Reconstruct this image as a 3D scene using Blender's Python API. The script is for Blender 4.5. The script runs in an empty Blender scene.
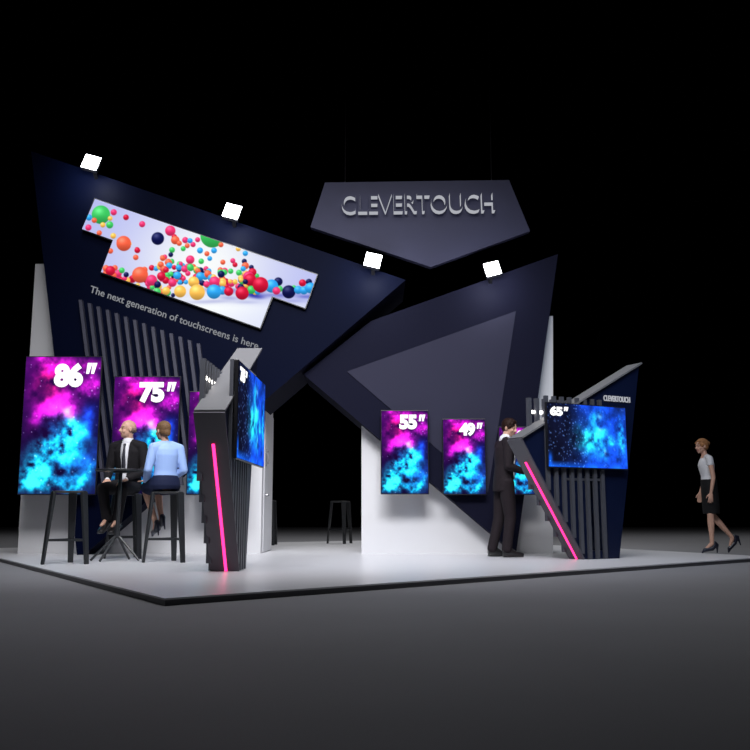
import bpy, bmesh, math, random
import numpy as np
from mathutils import Vector, Matrix, Euler

# ------------------------------------------------------------------ camera, world, lights
sc = bpy.context.scene
H = 0.53; F = 885.0; PITCH = math.radians(9.0); S = H / 0.55
cam_d = bpy.data.cameras.new('camera'); cam = bpy.data.objects.new('camera', cam_d)
sc.collection.objects.link(cam); sc.camera = cam
cam.location = (0, 0, H); cam.rotation_euler = (math.radians(90) + PITCH, 0, 0)
cam_d.sensor_width = 36; cam_d.sensor_fit = 'HORIZONTAL'; cam_d.lens = F / 750 * 36; cam_d.clip_end = 300
w = bpy.data.worlds.new('world'); sc.world = w; w.use_nodes = True
w.node_tree.nodes['Background'].inputs[0].default_value = (0.01, 0.012, 0.02, 1)
w.node_tree.nodes['Background'].inputs[1].default_value = 0.0
sc.view_settings.view_transform = 'Standard'; sc.view_settings.look = 'None'
sc.view_settings.exposure = 0.0; sc.view_settings.gamma = 1; sc.view_settings.use_curve_mapping = False

def area_light(name, loc, target, size, power, col, spread=180):
    l = bpy.data.lights.new(name, 'AREA'); l.energy = power; l.color = col; l.shape = 'RECTANGLE'
    l.size = size[0]; l.size_y = size[1]; l.spread = math.radians(spread)
    o = bpy.data.objects.new(name, l); sc.collection.objects.link(o); o.location = loc
    o.rotation_euler = (Vector(target) - Vector(loc)).to_track_quat('-Z', 'Y').to_euler()
    return o
area_light('hall_light_front', (-0.8, 4.8, 6.8), (-0.9, 12.2, 0.8), (5, 2), 190, (0.97, 0.97, 1.0), 66)
area_light('hall_light_right', (4.5, 8.0, 5.5), (2.0, 12.6, 1.0), (2, 2), 18, (0.62, 0.76, 1.0), 75)
area_light('hall_light_top', (-0.5, 8.0, 7.5), (-0.5, 9.8, 0.0), (8, 3), 165, (0.97, 0.98, 1.0), 120)
area_light('hall_light_back', (0.5, 17.0, 7.0), (0.5, 17.0, 0.0), (6, 3), 120, (1, 1, 1), 110)
area_light('hall_light_far', (2.0, 22.0, 8.0), (2.0, 23.0, 0.0), (24, 6), 330, (1, 1, 1), 160)

# ------------------------------------------------------------------ projection helpers
def ray(u, v):
    a = (u - 375) / F; b = (375 - v) / F
    return Vector((a, math.cos(PITCH) - b * math.sin(PITCH), math.sin(PITCH) + b * math.cos(PITCH)))
CAMP = Vector((0, 0, H))
def at(u, v, Y):
    r = ray(u, v); return CAMP + r * (Y / r.y)
def floor_at(u, v):
    r = ray(u, v); return CAMP + r * (-H / r.z)
def on_plane(u, v, O, n):
    r = ray(u, v); return CAMP + r * ((O - CAMP).dot(n) / r.dot(n))

# ------------------------------------------------------------------ materials
def lin(c):
    return tuple((x / 12.92 if x <= 0.04045 else ((x + 0.055) / 1.055) ** 2.4) for x in (k / 255 for k in c))
def mat(name, rgb, rough=0.5, metal=0.0, vary=0.06, scale=6.0, spec=0.5, bump=0.0, coat=0.0):
    m = bpy.data.materials.new(name); m.use_nodes = True; nt = m.node_tree; b = nt.nodes['Principled BSDF']
    b.inputs['Roughness'].default_value = rough; b.inputs['Metallic'].default_value = metal
    b.inputs['Specular IOR Level'].default_value = spec; b.inputs['Coat Weight'].default_value = coat
    tc = nt.nodes.new('ShaderNodeTexCoord'); no = nt.nodes.new('ShaderNodeTexNoise')
    no.inputs['Scale'].default_value = scale; no.inputs['Detail'].default_value = 4
    nt.links.new(tc.outputs['Object'], no.inputs['Vector'])
    mx = nt.nodes.new('ShaderNodeMix'); mx.data_type = 'RGBA'
    mx.inputs['A'].default_value = tuple(c * (1 - vary) for c in rgb) + (1,)
    mx.inputs['B'].default_value = tuple(min(1, c * (1 + vary)) for c in rgb) + (1,)
    nt.links.new(no.outputs['Fac'], mx.inputs['Factor']); nt.links.new(mx.outputs['Result'], b.inputs['Base Color'])
    if bump:
        bp = nt.nodes.new('ShaderNodeBump'); bp.inputs['Strength'].default_value = bump
        nt.links.new(no.outputs['Fac'], bp.inputs['Height']); nt.links.new(bp.outputs['Normal'], b.inputs['Normal'])
    return m
def emis(name, rgb, strength):
    m = bpy.data.materials.new(name); m.use_nodes = True; nt = m.node_tree; nt.nodes.clear()
    e = nt.nodes.new('ShaderNodeEmission'); o = nt.nodes.new('ShaderNodeOutputMaterial')
    e.inputs[0].default_value = tuple(rgb) + (1,); e.inputs[1].default_value = strength
    nt.links.new(e.outputs[0], o.inputs[0]); return m
def screen_mat(name, strength=1.0):
    m = bpy.data.materials.new(name); m.use_nodes = True; nt = m.node_tree; nt.nodes.clear()
    a = nt.nodes.new('ShaderNodeAttribute'); a.attribute_name = 'picture'
    e = nt.nodes.new('ShaderNodeEmission'); o = nt.nodes.new('ShaderNodeOutputMaterial')
    e.inputs[1].default_value = strength
    nt.links.new(a.outputs['Color'], e.inputs[0]); nt.links.new(e.outputs[0], o.inputs[0]); return m
M = dict(
    navy=mat('navy_laminate', (0.0010, 0.0024, 0.0125), 0.5, spec=0.03, vary=0.04, scale=1.5),
    slate=mat('slate_laminate', (0.0062, 0.0066, 0.0165), 0.55, spec=0.03, vary=0.04, scale=1.5),
    inset=mat('light_slate_laminate', (0.027, 0.027, 0.046), 0.6, spec=0.04, vary=0.03, scale=1.5),
    batten=mat('grey_batten', (0.045, 0.046, 0.068), 0.5, spec=.25),
    header=mat('header_laminate', (0.030, 0.031, 0.066), 0.5, spec=.15),
    white=mat('white_wall_paint', (0.56, 0.56, 0.58), 0.7, vary=0.02, scale=2),
    deck=mat('pale_deck_laminate', (0.62, 0.62, 0.65), 0.34, vary=0.03, scale=2.5),
    deckedge=mat('deck_edge_trim', (0.10, 0.10, 0.11), 0.4),
    hall=mat('hall_concrete', (0.20, 0.20, 0.215), 0.75, vary=0.12, scale=0.8, bump=0.03),
    kedge=mat('grey_kiosk_edge', (0.13, 0.13, 0.14), 0.55),
    kleg=mat('shaded_kiosk_leg', (0.055, 0.052, 0.066), 0.5),  # kiosk edge grey, with the down-facing leg's shade put into the colour
    knavy=mat('navy_kiosk_side', (0.0035, 0.007, 0.028), 0.4, spec=0.2),
    slat=mat('graphite_slat', (0.055, 0.058, 0.072), 0.45),
    black=mat('black_bezel', (0.008, 0.008, 0.010), 0.3),
    metal=mat('charcoal_powder_coat', (0.016, 0.018, 0.021), 0.42),
    steel=mat('brushed_steel', (0.35, 0.35, 0.37), 0.35, 1.0),
    letter=mat('white_letter_return', (0.85, 0.85, 0.87), 0.4),
    neon=emis('pink_neon', (1.0, 0.03, 0.21), 3.0),
    lamp=emis('floodlight_lens', (0.95, 0.97, 1.0), 14.0),
    led=emis('kiosk_downlight', (1.0, 0.96, 0.88), 6.0),
    digit=emis('white_digits', (1, 1, 1), 1.3),
    glow=emis('lit_letters', (0.75, 0.77, 0.85), 0.55),
    slogan=emis('slogan_letters', (0.55, 0.57, 0.62), 0.45),
    screen=screen_mat('screen_picture'),
)

# ------------------------------------------------------------------ object helpers
def link(o, parent=None):
    sc.collection.objects.link(o)
    if parent is not None: o.parent = parent
    return o
def tag(o, label=None, cat=None, group=None, kind=None):
    if label: o['label'] = label
    if cat: o['category'] = cat
    if group: o['group'] = group
    if kind: o['kind'] = kind
    return o
def empty(name, loc=(0, 0, 0), rz=0.0):
    o = bpy.data.objects.new(name, None); o.location = loc; o.rotation_euler = (0, 0, rz); o.empty_display_size = .1
    return link(o)
def obj(name, bm, material, parent=None, smooth=False, recalc=True):
    if recalc: bmesh.ops.recalc_face_normals(bm, faces=bm.faces)
    me = bpy.data.meshes.new(name); bm.to_mesh(me); bm.free()
    for m in (material if isinstance(material, (list, tuple)) else [material]): me.materials.append(m)
    if smooth: me.polygons.foreach_set('use_smooth', [True] * len(me.polygons))
    return link(bpy.data.objects.new(name, me), parent)
def bevel(o, width, seg=2):
    b = o.modifiers.new('bevel', 'BEVEL'); b.width = width; b.segments = seg; b.limit_method = 'ANGLE'; return o
def box(bm, c, size, rot=None, mi=0):
    r = bmesh.ops.create_cube(bm, size=1.0)
    mt = Matrix.Translation(Vector(c)) @ (rot.to_4x4() if rot else Matrix()) @ Matrix.Diagonal((*size, 1))
    bmesh.ops.transform(bm, matrix=mt, verts=r['verts'])
    if mi:
        for f in {f for v in r['verts'] for f in v.link_faces}: f.material_index = mi
    return r['verts']
def prism(bm, pts, off):
    """closed solid: polygon pts (3D, planar) extruded by vector off"""
    off = Vector(off); a = [bm.verts.new(Vector(p)) for p in pts]; b = [bm.verts.new(Vector(p) + off) for p in pts]
    n = len(pts); bm.faces.new(a); bm.faces.new(b[::-1])
    for i in range(n): bm.faces.new((a[i], b[i], b[(i + 1) % n], a[(i + 1) % n]))
def rod(bm, p0, p1, r0, r1=None, seg=12):
    p0 = Vector(p0); p1 = Vector(p1); r1 = r0 if r1 is None else r1; d = p1 - p0
    r = bmesh.ops.create_cone(bm, cap_ends=True, segments=seg, radius1=r0, radius2=r1, depth=d.length)
    bmesh.ops.transform(bm, matrix=Matrix.Translation((p0 + p1) / 2) @ d.to_track_quat('Z', 'Y').to_matrix().to_4x4(), verts=r['verts'])
def bar(bm, p0, p1, wv, tv, w0, w1, t0, t1):
    """tapered rectangular bar"""
    wv = Vector(wv).normalized(); tv = Vector(tv).normalized(); q = []
    for p, ww, tt in ((Vector(p0), w0, t0), (Vector(p1), w1, t1)):
        q.append([bm.verts.new(p + wv * (sx * ww / 2) + tv * (sy * tt / 2)) for sx, sy in ((-1, -1), (1, -1), (1, 1), (-1, 1))])
    bm.faces.new(q[0]); bm.faces.new(q[1][::-1])
    for i in range(4): bm.faces.new((q[0][i], q[0][(i + 1) % 4], q[1][(i + 1) % 4], q[1][i]))
def copy_tree(o, parent=None):
    c = o.copy(); sc.collection.objects.link(c); c.parent = parent
    for ch in list(o.children): copy_tree(ch, c)
    return c
def text(name, body, origin, xv, yv, size, extrude, offset, material, parent=None, spacing=1.0, side=None, fit=None):
    """lettering as a mesh: origin = left end of the baseline, xv/yv = reading and up directions"""
    cu = bpy.data.curves.new(name, 'FONT'); cu.body = body; cu.size = size; cu.extrude = extrude; cu.offset = offset
    cu.space_character = spacing; cu.resolution_u = 4
    t = bpy.data.objects.new(name, cu); sc.collection.objects.link(t)
    bpy.context.view_layer.update()
    dg = bpy.context.evaluated_depsgraph_get(); me = bpy.data.meshes.new_from_object(t.evaluated_get(dg)); me.name = name
    bpy.data.objects.remove(t)
    xv = Vector(xv).normalized(); yv = Vector(yv).normalized(); zv = xv.cross(yv).normalized()
    co = [v.co.copy() for v in me.vertices]
    x0 = min(c.x for c in co); x1 = max(c.x for c in co); y0 = min(c.y for c in co); y1 = max(c.y for c in co)
    kx = fit[0] / (x1 - x0) if fit else 1; ky = (fit[1] / (y1 - y0) if fit and fit[1] else kx)
    for v, c in zip(me.vertices, co):
        v.co = Vector(origin) + xv * ((c.x - x0) * kx) + yv * (c.y * ky if not (fit and fit[1]) else (c.y - y0) * ky) + zv * c.z
    me.materials.clear(); me.materials.append(material)
    if side is not None:
        me.materials.append(side); me.update()
        for p in me.polygons:
            if abs(p.normal.dot(zv)) < 0.7: p.material_index = 1
    return link(bpy.data.objects.new(name, me), parent)

# ------------------------------------------------------------------ numpy picture helpers
def vnoise(x, y, seed):
    rs = np.random.RandomState(seed); g = rs.rand(64, 64)
    xi = np.floor(x).astype(int); yi = np.floor(y).astype(int); fx = x - xi; fy = y - yi
    fx = fx * fx * (3 - 2 * fx); fy = fy * fy * (3 - 2 * fy)
    a = g[xi % 64, yi % 64]; b = g[(xi + 1) % 64, yi % 64]; c = g[xi % 64, (yi + 1) % 64]; d = g[(xi + 1) % 64, (yi + 1) % 64]
    return (a * (1 - fx) + b * fx) * (1 - fy) + (c * (1 - fx) + d * fx) * fy
def fbm(x, y, seed, octv=5):
    s = 0; a = .5; t = 0
    for i in range(octv):
        s = s + a * vnoise(x * 2 ** i + 7.3 * i, y * 2 ** i + 3.1 * i, seed + i); t += a; a *= .55
    return s / t
def blob(x, y, cx, cy, rx, ry, ang=0):
    c, s = math.cos(ang), math.sin(ang); dx = x - cx; dy = y - cy
    return np.exp(-(((dx * c + dy * s) / rx) ** 2 + ((-dx * s + dy * c) / ry) ** 2))
def stars(x, y, n, seed, rmin, rmax, xr=(0, 1), yr=(0, 1), asp=1.0):
    rs = np.random.RandomState(seed); out = np.zeros_like(x)
    for i in range(n):
        cx = rs.uniform(*xr); cy = rs.uniform(*yr); r = rs.uniform(rmin, rmax); k = rs.uniform(.3, 1)
        out = np.maximum(out, k * np.exp(-(((x - cx)) ** 2 + ((y - cy) * asp) ** 2) / r ** 2))
    return out
def to_lin(c):
    c = np.clip(c, 0, 1); return np.where(c <= .04045, c / 12.92, ((c + .055) / 1.055) ** 2.4)
def galaxy_portrait(x, y):
    """x right 0..1, y down 0..1: magenta cloud above, cyan cloud below"""
    y2 = y * 1.78
    wx = x + .16 * (fbm(x * 4, y2 * 4, 11) - .5); wy = y + .09 * (fbm(x * 4 + 9, y2 * 4, 23) - .5)
    n = fbm(x * 6, y2 * 6, 5); n2 = fbm(x * 11, y2 * 11, 41)
    tex = np.clip((n - .22) * 2.1, 0, 1.4)
    fine = .35 + 1.25 * n2
    base = np.stack([.07 + .05 * n, .03 + .03 * n, .17 + .1 * n], -1)
    base += np.stack([blob(x, y, .02, .15, .5, .35) * .16, 0 * x, blob(x, y, .02, .15, .5, .35) * .16], -1)
    base += np.stack([0 * x, blob(x, y, 1, .75, .4, .35) * .05, blob(x, y, 1, .6, .5, .4) * .1], -1)
    mg = (blob(wx, wy, .60, .05, .40, .055) * 1.05 + blob(wx, wy, .33, .13, .16, .09, .8) * .9 + blob(wx, wy, .62, .17, .3, .07) * .55
          + blob(wx, wy, .87, .235, .13, .055) * 1.2 + blob(wx, wy, .50, .33, .17, .075) * 1.5 + blob(wx, wy, .40, .385, .17, .05) * 1.2
          + blob(wx, wy, .62, .385, .12, .05) * 1.2 + blob(wx, wy, .22, .44, .13, .07, -.6) * .75 + blob(wx, wy, .14, .24, .10, .13) * .4)
    mg = mg * tex * 1.25
    cy = (blob(wx, wy, .58, .50, .17, .08) * 1.1 + blob(wx, wy, .70, .53, .14, .06) * .7 + blob(wx, wy, .62, .60, .2, .08) * 1.2
          + blob(wx, wy, .50, .68, .24, .08) * 1.2 + blob(wx, wy, .25, .78, .3, .09, -.3) * 1.15 + blob(wx, wy, .12, .88, .25, .08) * 1.2
          + blob(wx, wy, .50, .86, .35, .10) * .9 + blob(wx, wy, .80, .92, .16, .05, -.6) * .9 + blob(wx, wy, .35, .95, .4, .05) * .7
          + blob(wx, wy, .28, .665, .12, .035) * .7)
    cy = cy * tex * fine * 1.25
    bl = (blob(wx, wy, .88, .45, .07, .085, .2) + blob(wx, wy, .80, .55, .16, .05) + blob(wx, wy, .75, .8, .35, .16) * .55 + blob(wx, wy, .40, .55, .12, .08) * .45) * tex
    col = base
    col = col + mg[..., None] * np.array([.95, .10, .78]) + (mg * np.clip(blob(x, y, .28, .2, .22, .12) * 1.2, 0, 1))[..., None] * np.array([.05, 0, -.40])
    col = col + np.clip(cy, 0, 1.15)[..., None] * np.array([.04, .92, .98]) + bl[..., None] * np.array([.04, .28, .85])
    hot = blob(wx, wy, .575, .395, .075, .035)
    col = col + hot[..., None] * np.array([.5, .5, .4])
    col = col + (np.clip(cy - .95, 0, .5) * .3)[..., None] * np.array([1, .5, .3])
    st = stars(x, y, 80, 3, .005, .011, asp=1.78) * .8
    return to_lin(col + st[..., None] * np.array([.75, .75, .85]))
def galaxy_landscape(x, y):
    """star field at the left, blue and cyan nebula at the right"""
    xx = x * 1.78
    wx = x + .10 * (fbm(xx * 5, y * 5, 71) - .5); wy = y + .18 * (fbm(xx * 5, y * 5 + 5, 83) - .5)
    n = fbm(xx * 7, y * 7, 65); tex = np.clip((n - .2) * 2.0, 0, 1.4)
    right = 1 / (1 + np.exp(-(wx - .40 - .16 * (.5 - np.abs(wy - .5))) * 13))
    right = right * (1 - .55 * blob(x, y, .95, .03, .14, .14))
    col = np.stack([.04 + .05 * n, .045 + .06 * n, .10 + .13 * n], -1)
    col = col + (right * (.5 + .75 * tex))[..., None] * np.array([.04, .27, .85])
    cy = (blob(wx, wy, .53, .60, .13, .17) * 1.3 + blob(wx, wy, .64, .42, .09, .09) * 1.1 + blob(wx, wy, .62, .2, .07, .10, .6) * .9
          + blob(wx, wy, .93, .50, .05, .22) * 1.2 + blob(wx, wy, .78, .58, .09, .05) * .8 + blob(wx, wy, .70, .75, .05, .12) * .8
          + blob(wx, wy, .50, .5, .14, .2) * .35)
    col = col + (cy * tex * 1.25)[..., None] * np.array([.10, .75, .5])
    col = col + (blob(x, y, .66, .38, .03, .03) + blob(x, y, .66, .17, .03, .04) + blob(x, y, .71, .74, .015, .05))[..., None] * np.array([.25, .30, .2])
    low = np.clip((y - .90) * 12, 0, 1) * np.exp(-((x) / .5) ** 2) + blob(x, y, .02, .87, .025, .09)
    col = col + low[..., None] * np.array([.03, .30, .75])
    st = stars(x, y, 190, 8, .003, .0075, xr=(0, .5), asp=.6) + stars(x, y, 40, 9, .005, .010, xr=(.4, 1), asp=.6) * .5
    return to_lin(col + st[..., None] * np.array([.35, .5, .75]))

def grid_mesh(name, quads, fn, material, parent=None):
    """quads: list of (P00, P10, P11, P01, coords(4 x 2D), nx, ny); the picture is a colour attribute"""
    V = []; Fc = []; C = []
    for P00, P10, P11, P01, uv, nx, ny in quads:
        base = sum(len(v) for v in V)
        a, b = np.meshgrid(np.linspace(0, 1, nx + 1), np.linspace(0, 1, ny + 1), indexing='xy')
        bil = lambda q: ((1 - a)[..., None] * (1 - b)[..., None] * np.array(q[0]) + a[..., None] * (1 - b)[..., None] * np.array(q[1])
                         + (a * b)[..., None] * np.array(q[2]) + ((1 - a) * b)[..., None] * np.array(q[3]))
        P = bil([P00, P10, P11, P01]); U = bil(uv)
        V.append(P.reshape(-1, 3)); C.append(fn(U[..., 0], U[..., 1]).reshape(-1, 3))
        i = np.arange(nx * ny); r = i // nx; c = i % nx; k = base + r * (nx + 1) + c
        Fc.append(np.stack([k, k + nx + 1, k + nx + 2, k + 1], -1))
    V = np.concatenate(V); Fc = np.concatenate(Fc); C = np.concatenate(C)
    me = bpy.data.meshes.new(name); me.from_pydata(V.tolist(), [], Fc.tolist())
    at_ = me.color_attributes.new('picture', 'FLOAT_COLOR', 'POINT')
    at_.data.foreach_set('color', np.concatenate([C, np.ones((len(C), 1))], 1).astype(np.float32).ravel())
    me.materials.append(material)
    return link(bpy.data.objects.new(name, me), parent)

# ------------------------------------------------------------------ setting
bm = bmesh.new(); prism(bm, [(-40, -3, -.05), (40, -3, -.05), (40, 44, -.05), (-40, 44, -.05)], (0, 0, -.1))
tag(obj('floor', bm, M['hall']), kind='structure')

# walls
YW = 13.1 * S
def wall_block(name, u0, u1, vtop, y0, y1, top=None):
    x0 = at(u0, 552, y0).x; x1 = at(u1, 552, y0).x; z = at((u0 + u1) / 2, vtop, y0).z
    bm = bmesh.new(); prism(bm, [(x0, y0, 0), (x1, y0, 0), (x1, y0, z), (x0, y0, z)], (0, y1 - y0, 0))
    o = tag(obj(name, bm, M['white']), kind='structure'); return o, x0, x1, z
wl, wlx0, wlx1, wlz = wall_block('wall_left', 17.5, 260.5, 264, YW, YW + 1.22)
wp = [at(u, v, YW) for u, v in ((361.5, 552), (553, 552), (553, 316), (440, 316), (361.5, 395))]; wp[0].z = wp[1].z = 0
bm = bmesh.new(); prism(bm, wp, (0, 1.2, 0)); tag(obj('wall_right', bm, M['white']), kind='structure')
# door in the end of the left wall block
bm = bmesh.new(); box(bm, (wlx1 + .008, YW + .68, 1.02), (.016, 1.0, 2.02)); dr = tag(obj('door_1', bm, M['white']), kind='structure'); bevel(dr, .004)
bm = bmesh.new(); box(bm, (wlx1 + .02, YW + .30, 1.36), (.012, .05, .25)); box(bm, (wlx1 + .05, YW + .30, 1.36), (.02, .02, .20))
box(bm, (wlx1 + .035, YW + .30, 1.44), (.03, .02, .02)); box(bm, (wlx1 + .035, YW + .30, 1.28), (.03, .02, .02)); obj('door_handle', bm, M['steel'], dr)
bm = bmesh.new(); rod(bm, (wlx1 + .01, YW + .32, .82), (wlx1 + .05, YW + .32, .82), .018); box(bm, (wlx1 + .05, YW + .37, .82), (.015, .11, .018)); obj('door_lever', bm, M['steel'], dr)

# platform
Fp, Rp, Bp, Lp = [Vector((a * S, b * S, 0)) for a, b in ((-1.41, 6.09), (5.32, 12.14), (1.44, 21.0), (-6.84, 14.94))]
pf = empty('stand_platform'); tag(pf, 'low pale laminate exhibition platform carrying the whole stand', 'platform')
bm = bmesh.new(); prism(bm, [p - Vector((0, 0, .012)) for p in (Fp, Rp, Bp, Lp)], (0, 0, .012)); obj('deck', bm, M['deck'], pf)
bm = bmesh.new(); cc = (Fp + Rp + Bp + Lp) / 4
prism(bm, [cc + (p - cc) * .998 - Vector((0, 0, .05)) for p in (Fp, Rp, Bp, Lp)], (0, 0, .037)); obj('edge_trim', bm, M['deckedge'], pf)

# ------------------------------------------------------------------ angular sails
YL = 12.62 * S; YR = 12.80 * S; YB = 13.95 * S
def P2(pts, Y): return [at(u, v, Y) for u, v in pts]
def ground(pts):  # the bottom vertices stand on the platform
    for p in pts:
        if p.z < .12: p.z = 0.0
    return pts
sailL = empty('feature_wall', (0, 0, 0))
tag(sailL, 'towering navy slanted feature wall with grey battens and a slogan, at the left of the stand', 'feature wall')
bm = bmesh.new(); prism(bm, ground(P2([(31, 151), (405.6, 280), (84, 552.5), (77, 552.5)], YL)), (0, YB - YL, 0))
bmesh.ops.recalc_face_normals(bm, faces=bm.faces)
pl = obj('panel', bm, [M['navy'], M['slate']], sailL)
for p in pl.data.polygons:
    if abs(p.normal.y) < .5: p.material_index = 1
sx = [81, 90, 98.8, 108, 117, 126, 135.2, 144.2, 153.3, 162.4, 171.5, 180.6, 189.7, 198.7]
for i, x in enumerate(sx):
    y0 = 300.4 + i * 3.35; y1 = 499 - (x - 81) * .17; dx = .125 * (y1 - y0)
    a = at(x, y0, YL - .05); b = at(x + dx, y1, YL - .05)
    bm = bmesh.new(); bar(bm, a, b, (1, 0, 0), (0, 1, 0), .045, .045, .08, .08); obj('batten', bm, M['batten'], sailL)
# slogan
def dirp(a, b, Y): return (at(*b, Y) - at(*a, Y)).normalized()
e1 = dirp((96, 200), (317, 275), YL); e2 = dirp((101, 272), (113, 240), YL)
Lg = (at(260, 351, YL) - at(90, 293, YL)).length
text('slogan_lettering', 'The next generation of touchscreens is here.', at(89.5, 292, YL - .004), at(260, 351, YL) - at(90, 293, YL), (e2 + Vector((-.10,0,0))), .2, .003, .0015, M['slogan'], sailL, fit=(Lg, 0))

sailR = empty('feature_wall', (0, 0, 0))
tag(sailR, 'slate grey angular feature wall with a paler triangle, standing on one point behind the standing man', 'feature wall')
bm = bmesh.new(); prism(bm, ground(P2([(303.5, 374.5), (371, 321), (558, 254), (516, 555.5)], YR)), (0, YB - YR - .05, 0))
obj('panel', bm, M['slate'], sailR)
bm = bmesh.new(); prism(bm, P2([(347, 371.5), (516, 311), (488, 492.5)], YR - .012), (0, .012, 0)); obj('triangle_inlay', bm, M['inset'], sailR)

# ------------------------------------------------------------------ hanging header
YH = 12.9 * S
hd = empty('header_sign', (0, 0, 0)); tag(hd, 'suspended navy pentagon header sign with raised white-edged company lettering', 'sign')
bm = bmesh.new(); prism(bm, P2([(325, 182.5), (509, 180), (530, 231), (431, 267), (310.5, 227)], YH), (0, .12, 0)); obj('panel', bm, M['header'], hd)
o_ = at(342, 215.5, YH); e_ = at(494, 215.5, YH)
text('lettering', 'CLEVERTOUCH', o_ + Vector((0, -.075, .0)), (1, 0, .012), (-.02, 0, 1), .3, .07, .0, M['header'], hd, spacing=1.0, side=M['glow'], fit=((e_ - o_).length, (at(342, 197.5, YH) - o_).length))
for u in (345, 492):
    t_ = at(u, 181, YH); bm = bmesh.new(); rod(bm, t_ + Vector((0, .06, -.05)), t_ + Vector((0, .06, 4)), .005, seg=6); obj('suspension_cable', bm, M['black'], hd)

# ------------------------------------------------------------------ floodlights
def flood(u, v, Y, w_, h_, ang, label, tilt=-12, back=.262):
    c = at(u, v, Y); r = empty('floodlight', c); tag(r, label, 'floodlight', 'square floodlights clipped to the top edges of the stand')
    R = Euler((math.radians(tilt), math.radians(ang), 0)).to_matrix()
    bm = bmesh.new(); box(bm, R @ Vector((0, .05, 0)), (w_, .08, h_), R); h = bevel(obj('housing', bm, M['black'], r), .01)
    for k in range(4):
        box_b = bmesh.new(); box(box_b, R @ Vector((-w_ * .33 + w_ * .22 * k, .10, 0)), (.012, .03, h_ * .8), R); obj('cooling_fin', box_b, M['black'], h)
    bm = bmesh.new(); box(bm, R @ Vector((0, .006, 0)), (w_ * .94, .012, h_ * .94), R); obj('lens', bm, M['lamp'], r)
    bm = bmesh.new(); bar(bm, (0, .11, -h_ * .2), (0, back, -h_ * .62), (1, 0, 0), (0, 0, 1), .05, .05, .03, .03); obj('bracket', bm, M['black'], r)
    l = bpy.data.lights.new('floodlight_beam', 'SPOT'); l.energy = 34; l.spot_size = math.radians(165); l.spot_blend = 1; l.shadow_soft_size = .1; l.color = (.93, .95, 1)
    lo = bpy.data.objects.new('floodlight_beam', l); link(lo, r); lo.location = (0, -.24, -.17); lo.rotation_euler = (math.radians(80), 0, 0)
    return r
YF = 12.35 * S
flood(232, 211, YF, .235, .225, 15, 'square floodlight on the navy wall edge, above the coloured balls screen')
flood(373, 260, YF, .235, .215, 13, 'square floodlight on the navy wall edge below the left half of the header sign')
flood(492.5, 268.5, 12.52 * S, .225, .215, -14, 'square floodlight on the slate wall edge below the right half of the header sign')
flood(91, 162, YF, .235, .225, 15, 'topmost floodlight, on the upper left corner of the navy wall')

# ------------------------------------------------------------------ LED wall with coloured balls
PAL = {'g': (60, 195, 95), 'p': (232, 50, 110), 'r': (205, 20, 55), 'b': (45, 160, 235), 'o': (240, 95, 65), 'y': (250, 190, 85), 'n': (15, 20, 75)}
balls = [('g',101,214.8,8.3),('p',114,212.4,3),('r',126.4,217.5,2.8),('b',89,217.5,3),('o',94.4,220.4,2.6),('y',110.4,218.5,2.4),('g',110,225,3.4),('y',103,225,2.6),('p',88.5,227.6,3),('o',99.5,233,2.6),('y',113.6,236,2.8),('p',142.7,224.4,3),('p',171,231,4.8),('n',158.4,238.8,5.8),('y',129.6,244,2.5),('o',124,243.6,6.8),('r',137.6,250.3,2.9),('o',136,257.5,2.7),('o',110.4,251,2.7),('r',175,237,2.6),('o',176,240.4,4),('o',180,243.6,2.6),('p',186,240.4,3),('b',190.4,241,2.4),('o',188,246,2.5),('p',194,245,2.4),('g',184,249,2.5),('g',172.8,250.3,2.8),('n',171.5,255,2.4),('g',172.5,261.5,2.5),('p',165.6,257.2,2.4),('o',163.2,258.3,2.8),
('r',152,268,2.8),('b',156.5,268.7,2.5),('n',160.5,266,2.5),('p',191,260,4),('p',198.4,240,2.5),('p',193.7,244.8,2.5),('b',191,241,2.4),('g',213,236,10.5),('o',221.7,245,2.5),('y',239,249,2.5),('b',246,253.6,2.6),('b',200.8,250.8,2.9),('b',214.8,250.8,2.8),('o',207.7,254,2.5),('b',210.5,258.8,2.4),('o',223.6,262.5,2.5),('o',221,270,2.5),('g',202,261.6,2.7),('p',206.8,269,2.5),('p',233.5,261,2.5),('r',235.7,265,2.5),('n',245,261.6,2.5),('o',246,266,3.4),('n',252,267.6,2.4)]
rs = random.Random(4)
for i in range(120):   # the heap of small balls
    x = rs.uniform(160, 258); yc = 268 + (x - 160) * .14; y = yc + rs.uniform(-7, 12); balls.append((rs.choice('gprboyn'), x, y, rs.uniform(2.2, 3.6)))
for i in range(34):
    x = rs.uniform(104, 175); balls.append((rs.choice('gprropyon'), x, 271 + (x - 104) * .30 + rs.uniform(-4, 5), rs.uniform(2.0, 3.6)))
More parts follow.
